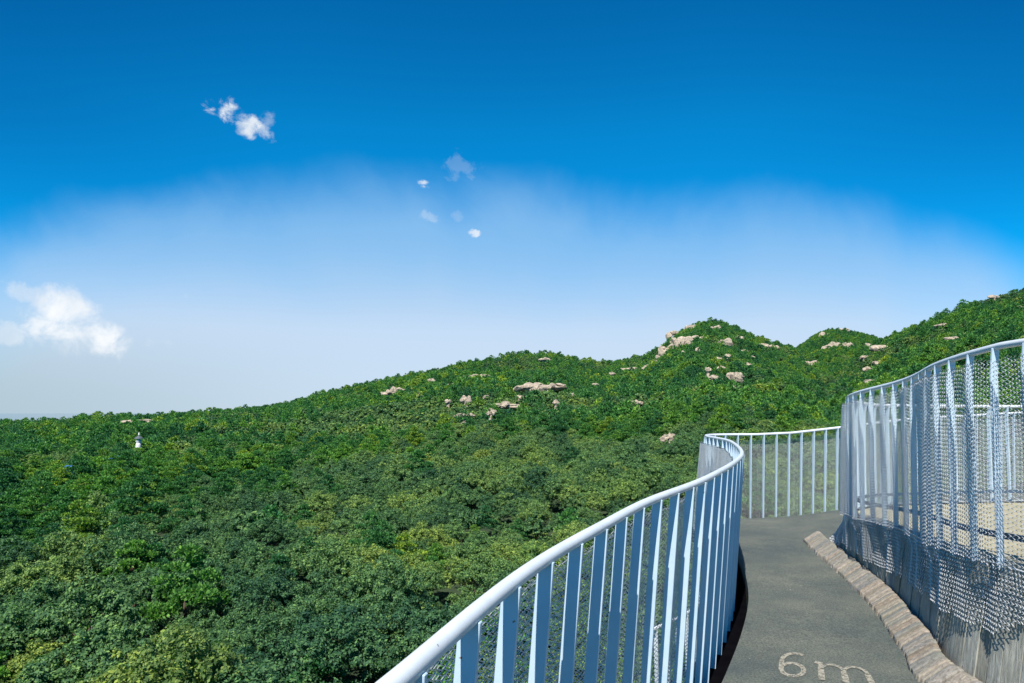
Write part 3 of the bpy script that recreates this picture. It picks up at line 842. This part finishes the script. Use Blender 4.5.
LEAN = 0.092
rl = empty('walkway_railing', (float(OUT.at(np.array(5.0))[0]), float(OUT.at(np.array(5.0))[1]), 0))
inv = rl.location.copy()
def child(V, Fc, name, mat, root, smooth=False):
    """store vertices relative to the root so that the part really sits on its thing"""
    L = np.array(root.location)
    V = np.asarray(V, float) - L
    return obj(name, V if isinstance(Fc, np.ndarray) else [tuple(v) for v in V], Fc, mat, root, smooth)
a = np.arange(0.3, OUT.L, 0.05); q = OUT.at(a)
V, Fc = tube(np.column_stack([q, zp(q[:, 0], q[:, 1]) + RH]), 0.0188, 20); child(V, Fc, 'handrail', M['paint'], rl, True)
# balusters: spacing a little tighter along the far side as in the photo
s = 0.5; back = False
def s_near(x, y): return float(OUT.S[np.argmin(np.hypot(OUT.P[:, 0] - x, OUT.P[:, 1] - y))])
s_back = s_near(2.75, 9.8); nb = 0
first = unproj(481, 610, railz); s = s_near(*first) % 0.262 + 0.262
while s < OUT.L - 0.2 and nb < 100:
    p = OUT.at(np.array(s)); n_ = OUT.nor(np.array(s)); z = float(zp(p[0], p[1]))
    V, Fc = baluster(p, n_, z + RH - 0.008, z - 0.13, LEAN, 0.046, 0.014)
    bevel(child(V, Fc, 'baluster', M['bar'], rl), 0.0015, 1); nb += 1
    s += 0.275 if s < s_back - 1.0 else 0.2
# strip the bars stand in, coloured near-black for the shade in the edge gap
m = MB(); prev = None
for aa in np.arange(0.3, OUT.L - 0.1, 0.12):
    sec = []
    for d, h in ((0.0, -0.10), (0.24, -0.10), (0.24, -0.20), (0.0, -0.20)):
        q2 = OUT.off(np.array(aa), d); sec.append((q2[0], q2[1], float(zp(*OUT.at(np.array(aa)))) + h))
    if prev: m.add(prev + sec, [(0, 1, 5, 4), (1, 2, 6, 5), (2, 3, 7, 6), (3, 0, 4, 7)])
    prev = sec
child(m.V, m.F, 'edge_gap_shade', M['black'], rl)
zt = lambda a_, x, y: zp(x, y) + RH - 0.075
D = Drape(OUT, zt, lambda a_, x, y: zp(x, y) - 0.15, 0.075, LEAN, 0.02, (3.0, 9.0), 3)
V, Fc = net_mesh(D, 1.2, OUT.L - 0.3, 0.0185, 0.0104, 0.0043, 1, 0.02, 0.01)
child(V, Fc, 'wire_net', M['wire'], rl)
tag(rl, 'curved white tube railing with flat balusters and wire net on the valley side', 'railing')

# upper fence
fn = empty('upper_fence', (3.0, 5.0, float(zplat(3, 5))))
a = np.arange(0.3, FEN.L, 0.05); q = FEN.at(a)
V, Fc = tube(np.column_stack([q, zplat(q[:, 0], q[:, 1]) + RH]), 0.019, 18); child(V, Fc, 'handrail', M['paint'], fn, True)
LF = 0.045
s = 0.45; nb = 0
s38 = float(FEN.S[np.argmin(np.hypot(FEN.P[:, 0] - 2.742, FEN.P[:, 1] - 3.87))]); s = s38 % 0.252 + 0.252
while s < FEN.L - 0.2 and nb < 100:
    p = FEN.at(np.array(s)); n_ = FEN.nor(np.array(s)); z = float(zplat(p[0], p[1]))
    V, Fc = baluster(p, n_, z + RH - 0.006, z - 0.02, LF, 0.042, 0.014, yaw=0.12, kink=0.014)
    bevel(child(V, Fc, 'baluster', M['bar'], fn), 0.0015, 1); nb += 1
    s += 0.252
m = MB(); prev = None
for aa in np.arange(0.3, FEN.L - 0.1, 0.1):
    sec = []
    for d, h in ((-0.035, 0.16), (-0.055, 0.16), (-0.055, 0.125), (-0.035, 0.125)):
        q2 = FEN.off(np.array(aa), d + 0.03 * 0); sec.append((q2[0], q2[1], float(zplat(*FEN.at(np.array(aa)))) + h))
    if prev: m.add(prev + sec, [(0, 1, 5, 4), (1, 2, 6, 5), (2, 3, 7, 6), (3, 0, 4, 7)])
    prev = sec
child(m.V, m.F, 'bottom_rail', M['rail_steel'], fn)
ztF = lambda a_, x, y: zplat(x, y) + RH - 0.06
D = Drape(FEN, ztF, lambda a_, x, y: zplat(x, y) - 0.0, 0.062, LF, 0.034, (3.2, 13.0), 5)
V, Fc = net_mesh(D, 2.0, FEN.L - 0.3, 0.024, 0.0122, 0.0047, 2, 0.03, 0.0)
child(V, Fc, 'wire_net', M['wire'], fn)
class Skirt:
    """the net's lower end, flaring over the head of the board wall"""
    def length(s, a):
        q = FEN.at(np.array(a)); zpl = float(zplat(q[0], q[1])); f_ = foot(a)
        L_ = min(0.36, zpl - float(zp(f_[0], f_[1])) - 0.20 if a < s_end else zpl - float(zp(f_[0], f_[1])) - 0.03)
        L_ *= float(np.clip((a - s_start) / 0.45, 0.0, 1))**0.7
        return max(L_, 0.0) * 1.03
    def __call__(s, a, v):
        q = FEN.at(a); n_ = FEN.nor(a); t = FEN.tan(a)
        fx = np.interp(a, arcs, FT[:, 0]); fy = np.interp(a, arcs, FT[:, 1])
        H_ = np.maximum(zplat(q[:, 0], q[:, 1]) - zp(fx, fy), 0.2); f_ = np.stack([fx, fy], -1)
        k = np.clip(v / H_, 0, 1)[:, None]
        b = (q + n_ * 0.03) * (1 - k) + f_ * k
        fold = 0.014 * np.sin(a * 9 + 0.7) + 0.01 * np.sin(a * 21 + v * 6)
        out = 0.035 + 0.03 * np.clip(1 - v / 0.12, 0, 1) + fold * np.clip(v / 0.1, 0, 1)
        b = b + n_ * out[:, None]
        P = np.concatenate([b, (zplat(q[:, 0], q[:, 1]) + 0.01 - v)[:, None]], 1)
        return P, np.concatenate([n_, np.full((len(a), 1), .2)], 1), np.concatenate([t, np.zeros((len(a), 1))], 1)
s_start = float(FEN.S[np.argmin(np.hypot(FEN.P[:, 0] - 2.75, FEN.P[:, 1] - 3.35))])
s_end = float(FEN.S[np.argmin(np.hypot(FEN.P[:, 0] - 3.6, FEN.P[:, 1] - 7.5))])
V, Fc = net_mesh(Skirt(), s_start, FEN.L - 0.5, 0.026, 0.013, 0.0050, 4, 0.0, 0.012)
aS = np.arange(s_start + 0.02, FEN.L - 0.5, 0.04); hp = Skirt()(aS, np.zeros(len(aS)))[0]
hv, hf = tube(hp, 0.004, 6, cap=False); b0 = len(V); V = np.vstack([V, hv]); Fc = np.vstack([Fc, np.array(hf) + b0])
child(V, Fc, 'net_skirt', M['wire'], fn)
tag(fn, 'raised fence with draped wire net above the timber wall on the right', 'fence')

# lower loop of the ramp, glimpsed through the net
lw = [(1.55, 7.9), (1.95, 8.35), (2.35, 8.9), (2.6, 9.6), (3.2, 10.3), (4.4, 10.8), (6, 11.0)]
LOW = Path(lw, side=1, smooth=4)
zl = lambda x, y: EZ - 3.62 + 0.0 * np.asarray(x)
aL = np.arange(0, LOW.L, 0.1); poly = [tuple(p) for p in LOW.off(aL, 0.03)] + [(6, 9.2), (4.6, 8.6), (3.6, 7.4), (3.2, 6.4)]
o = slab('lower_ramp_path', poly, zl, 0.2, M['asphalt']); tag(o, kind='structure')
lr = empty('lower_railing', (1.6, 7.2, float(zl(0, 0))))
q = LOW.at(aL); V, Fc = tube(np.column_stack([q, np.full(len(q), EZ - 2.42)]), 0.02, 12); child(V, Fc, 'handrail', M['paint'], lr, True)
for s in np.arange(0.1, LOW.L, 0.25):
    p = LOW.at(np.array(s)); V, Fc = baluster(p, LOW.nor(np.array(s)), EZ - 2.43, EZ - 3.62, 0.0, 0.05, 0.012)
    child(V, Fc, 'baluster', M['paint'], lr)
tag(lr, 'lower ramp railing glimpsed below through the net and balusters', 'railing')

# concrete piers under the ramp, standing on the hillside
for k, (x, y, ztop) in enumerate(((1.2, 2.4, 0.0), (3.4, 9.0, -0.1), (6.5, 4.0, 0.5), (8.6, 9.6, 0.1), (0.6, -1.6, 0.0))):
    g = float(H(x, y)) - 1.0; V, Fc = lathe([(0.42, g), (0.42, ztop - 0.75), (0.62, ztop - 0.45), (0.62, ztop - 0.19)], 24)
    t = obj('concrete_pier', [(a_, b_, c_ - g) for a_, b_, c_ in V], Fc, M['concrete'], smooth=False); t.location = (x, y, g)
    tag(t, 'round concrete pier carrying the ramp above the trees', 'pier', 'piers under the ramp')

# ------------------------------------------------------------------ "6m" painted on the path
def stroke(m, pts, w, closed=False):
    """a flat brush stroke in letter space, widths may vary"""
    P = np.array(pts, float); n = len(P)
    ws = np.array(w) if not np.isscalar(w) else np.full(n, w)
    T = np.gradient(P, axis=0) if not closed else (np.roll(P, -1, 0) - np.roll(P, 1, 0)); T /= np.linalg.norm(T, axis=1)[:, None]
    Nn = np.stack([-T[:, 1], T[:, 0]], -1)
    L_, R_ = P + Nn * ws[:, None] / 2, P - Nn * ws[:, None] / 2
    V = []
    for a_, b_ in zip(L_, R_): V += [a_, b_]
    k = n if closed else n - 1
    m.append((V, [(2*i, 2*i+1, 2*((i+1) % n)+1, 2*((i+1) % n)) for i in range(k)]))
def marking():
    L_ = []
    th = np.linspace(0, 2*PI, 28, endpoint=False)
    stroke(L_, np.stack([0.27 + 0.20*np.cos(th), 0.25 + 0.22*np.sin(th)], -1), 0.09, True)          # bowl of the 6
    th = np.linspace(2.95, 1.05, 16)
    stroke(L_, [(0.07, 0.25), (0.065, 0.40)] + [(0.32 + 0.255*math.cos(t), 0.52 + 0.33*math.sin(t)) for t in th], 0.085)
    # m
    def arch(x0, x1):
        t = np.linspace(PI, 0, 14); cx_, rx = (x0+x1)/2, (x1-x0)/2
        return [(cx_ + rx*math.cos(a_), 0.34 + 0.22*math.sin(a_)) for a_ in t]
    stroke(L_, [(0.66, 0.60), (0.76, 0.57)], 0.09)
    stroke(L_, [(0.76, 0.60), (0.77, 0.3), (0.78, 0.0)], [0.09, 0.11, 0.11])
    stroke(L_, arch(0.77, 1.16) + [(1.17, 0.2), (1.18, 0.0)], [0.07]*13 + [0.10, 0.115, 0.115])
    stroke(L_, arch(1.16, 1.56) + [(1.58, 0.2), (1.62, 0.02), (1.66, 0.0)], [0.07]*13 + [0.10, 0.115, 0.11, 0.11])
    stroke(L_, [(0.78, -0.13), (1.3, -0.13)], 0.08)
    o0 = np.array(unproj(776, 675.5, zp)); e0 = np.array(unproj(876, 687, zp)); ux = (e0 - o0) / 1.66
    t0 = np.array(unproj(784, 652.5, zp)); 
    uy = (t0 - o0) / 0.86 - ux * 0.1
    V = []; Fc = []; lay = 0
    for k, (v, f) in enumerate(L_):
        b = len(V)
        for a_, c_ in v:
            q = o0 + ux * a_ + uy * c_; V.append((q[0], q[1], float(zp(q[0], q[1])) + 0.004 + 0.0004 * k))
        Fc += [tuple(i + b for i in ff) for ff in f]
    o = obj('distance_marking', V, Fc, M['marking'])
    tag(o, 'worn cream lettering 6m with a dash under it painted on the grey path', 'path marking')
# worn paint: patches are missing where the aggregate shows
mm = M['marking']; nt = mm.node_tree; b = nt.nodes['Principled BSDF']
n1 = noise(nt, 55, 5, 0.75, pos(nt)); r1 = ramp(nt, [(0.40, (0, 0, 0)), (0.50, (1, 1, 1))], n1.outputs[0])
nt.links.new(r1.outputs[0], b.inputs['Alpha'])
marking()

# ------------------------------------------------------------------ sky and sun
SUN = Vector((math.sin(math.radians(197)) * 0.60, math.cos(math.radians(197)) * 0.60, 0.80)).normalized()
el = math.asin(SUN.z); az = math.atan2(SUN.x, SUN.y)
w = bpy.data.worlds.new('World'); sc.world = w; w.use_nodes = True
nt = w.node_tree; nt.nodes.clear()
out = nt.nodes.new('ShaderNodeOutputWorld'); bg = nt.nodes.new('ShaderNodeBackground')
sky = nt.nodes.new('ShaderNodeTexSky'); sky.sky_type = 'NISHITA'; sky.sun_disc = False
sky.sun_elevation = el; sky.sun_rotation = az; sky.air_density = 1.0; sky.dust_density = 0.3; sky.ozone_density = 4.0; sky.altitude = 300
def MT(op, a, b=None, c=None, clamp=False):
    n = nt.nodes.new('ShaderNodeMath'); n.operation = op; n.use_clamp = clamp
    for i, v in enumerate((a, b, c)):
        if v is None: continue
        if hasattr(v, 'is_output'): nt.links.new(v, n.inputs[i])
        else: n.inputs[i].default_value = v
    return n.outputs[0]
def SS(x, lo, hi):      # smoothstep
    n = nt.nodes.new('ShaderNodeMapRange'); n.interpolation_type = 'SMOOTHSTEP'
    nt.links.new(x, n.inputs[0]); n.inputs[1].default_value = lo; n.inputs[2].default_value = hi
    n.inputs[3].default_value = 0; n.inputs[4].default_value = 1
    return n.outputs[0]
tc = nt.nodes.new('ShaderNodeTexCoord'); sx = nt.nodes.new('ShaderNodeSeparateXYZ'); nt.links.new(tc.outputs['Generated'], sx.inputs[0])
AZ = MT('ARCTAN2', sx.outputs[0], sx.outputs[1]); EL = MT('ARCSINE', sx.outputs[2])
# deep blue upper sky: the Nishita sky, graded
hs = mixc(nt, 1.0, sky.outputs[0], (0.012, 0.74, 1.14), 'MULTIPLY')
S0 = 0.095
def scalec(c, k): return mixc(nt, 1.0, c, (k, k, k), 'MULTIPLY')
dk = ramp(nt, [(0.0, (1.1, 1.12, 1.05)), (0.45, (1.05, 1.14, 1.05)), (1.0, (0.94, 0.90, 0.92))], SS(EL, 0.2, 0.62)); deep = mixc(nt, 1.0, scalec(hs, S0), dk.outputs[0], 'MULTIPLY')
afar = SS(MT('ABSOLUTE', AZ), 0.25, 0.8); deep = mixc(nt, MT('MULTIPLY', afar, MT('MULTIPLY', SS(EL, 0.12, 0.4), 0.7)), deep, mixc(nt, 1.0, deep, (0.6, 0.56, 0.68), 'MULTIPLY'))
# veil of thin high haze with an arched upper rim
rim = [(-300, 330), (-120, 272), (0, 230), (90, 198), (180, 185), (260, 190), (330, 184), (400, 186), (480, 192), (600, 200), (720, 205), (830, 212), (900, 225), (960, 245), (1024, 280), (1120, 330), (1300, 400)]
ra = [azel(a_, b_) for a_, b_ in rim]; a_lo, a_hi = ra[0][0], ra[-1][0]
fc = nt.nodes.new('ShaderNodeFloatCurve'); cv = fc.mapping.curves[0]
while len(cv.points) > 2: cv.points.remove(cv.points[1])
cv.points[0].location = (0, ra[0][1]); cv.points[1].location = (1, ra[-1][1])
for a_, e_ in ra[1:-1]: cv.points.new((a_ - a_lo) / (a_hi - a_lo), e_)
fc.mapping.update()
nt.links.new(MT('MULTIPLY', MT('SUBTRACT', AZ, a_lo), 1 / (a_hi - a_lo), clamp=True), fc.inputs['Value'])
nz = noise(nt, 4.0, 5, 0.55, tc.outputs['Generated'], 0.4); nz2 = noise(nt, 9.0, 6, 0.6, tc.outputs['Generated'], 0.6)
depth = MT('SUBTRACT', fc.outputs[0], EL)                       # radians below the rim
depth = MT('ADD', depth, MT('MULTIPLY', MT('SUBTRACT', nz.outputs[0], 0.5), 0.13))
veil = MT('ADD', MT('MULTIPLY', SS(depth, -0.035, 0.07), 0.62), MT('MULTIPLY', SS(depth, 0.0, 0.2), 0.38))
hz = SS(EL, -0.01, 0.26)
vc = ramp(nt, [(0.0, (0.44, 0.525, 0.625)), (0.45, (0.41, 0.515, 0.65)), (1.0, (0.23, 0.41, 0.62))], hz)
left_grey = MT('MULTIPLY', SS(MT('MULTIPLY', AZ, -1), 0.1, 0.75), MT('SUBTRACT', 1.0, SS(EL, 0.0, 0.16)))
vcol = mixc(nt, MT('MULTIPLY', left_grey, 0.75), vc.outputs[0], (0.29, 0.365, 0.41))
col = mixc(nt, MT('MULTIPLY', veil, 0.97), deep, vcol)
# small clouds: (px, py, half w, half h, tilt deg down-right, strength, raggedness)
clouds = [(241, 121, 28, 10, 26, 1.0, 0.95), (262, 132, 14, 7, 35, 0.6, 1.1), (210, 106, 9, 7, 15, 0.8, 1.0), (226, 112, 12, 7, 20, 0.6, 1.0), (268, 118, 7, 9, 35, 0.28, 1.3), (425, 185, 7, 5, 15, 0.75, 1.6),
          (460, 166, 18, 11, -10, 0.13, 1.7), (431, 216, 11, 5, 10, 0.22, 1.4), (474, 233, 6, 3.5, 8, 0.75, 1.6), (456, 216, 8, 5, 0, 0.15, 1.3),
          (66, 312, 24, 22, 8, 1.0, 0.5), (78, 334, 42, 19, 8, 1.0, 0.55), (98, 340, 24, 18, 12, 0.95, 0.7), (40, 326, 20, 12, 10, 0.85, 0.7), (5, 330, 18, 11, 0, 0.5, 1.0),
          (20, 291, 22, 6, 15, 0.45, 1.2), (188, 296, 5, 3, 0, 0.35, 1.0), (162, 344, 16, 6, 0, 0.16, 1.3)]
cn = noise(nt, 30, 8, 0.62, tc.outputs['Generated'], 0.3); cnf = cn.outputs[0]
total = None
for (px, py, hw, hh, tilt, st, rag) in clouds:
    a0, e0 = azel(px, py); ra_, rb_ = hw / F * 1.25, hh / F * 1.35; t = math.radians(tilt)
    da = MT('MULTIPLY', MT('SUBTRACT', AZ, a0), math.cos(e0)); de = MT('SUBTRACT', EL, e0)
    # local axes (tilt down to the right)
    X_ = MT('DIVIDE', MT('SUBTRACT', MT('MULTIPLY', da, math.cos(t)), MT('MULTIPLY', de, math.sin(t))), ra_)
    Y_ = MT('DIVIDE', MT('ADD', MT('MULTIPLY', da, math.sin(t)), MT('MULTIPLY', de, math.cos(t))), rb_)
    d2 = MT('ADD', MT('MULTIPLY', X_, X_), MT('MULTIPLY', Y_, Y_))
    v = MT('ADD', MT('SUBTRACT', 0.75, d2), MT('MULTIPLY', MT('SUBTRACT', cnf, 0.5), 4.2 * rag))
    m_ = MT('MULTIPLY', MT('MULTIPLY', SS(v, 0.0, 0.95), SS(MT('MULTIPLY', d2, -1), -2.4, -1.0)), st)
    total = m_ if total is None else MT('MAXIMUM', total, m_)
shade = ramp(nt, [(0.3, (0.50, 0.56, 0.63)), (0.62, (0.68, 0.70, 0.72))], noise(nt, 16, 4, 0.5, tc.outputs['Generated']).outputs[0])
col = mixc(nt, total, col, shade.outputs[0])
# below the horizon the haze goes on
nt.links.new(col, bg.inputs['Color']); bg.inputs['Strength'].default_value = 0.9
nt.links.new(bg.outputs[0], out.inputs[0])

sd = bpy.data.lights.new('sun', 'SUN'); sd.energy = 5.0; sd.angle = math.radians(0.5); sd.color = (1.0, 0.955, 0.88)
so = link(bpy.data.objects.new('sun', sd)); so.rotation_euler = SUN.to_track_quat('Z', 'Y').to_euler(); so.location = (20, 0, 40)

cam = bpy.data.cameras.new('camera'); co = link(bpy.data.objects.new('camera', cam)); sc.camera = co
cam.sensor_width = 36; cam.lens = 36 * F / 1024; cam.clip_start = 0.05; cam.clip_end = 60000
co.location = (0, 0, EZ); co.rotation_euler = (PI / 2 + PITCH, 0, 0)

sc.view_settings.view_transform = 'Standard'; sc.view_settings.look = 'None'; sc.view_settings.exposure = 0.66; sc.view_settings.gamma = 1.0
sc.render.engine = 'CYCLES'
sc.cycles.max_bounces = 5; sc.cycles.diffuse_bounces = 2; sc.cycles.glossy_bounces = 2; sc.cycles.transparent_max_bounces = 6
sc.cycles.use_denoising = True
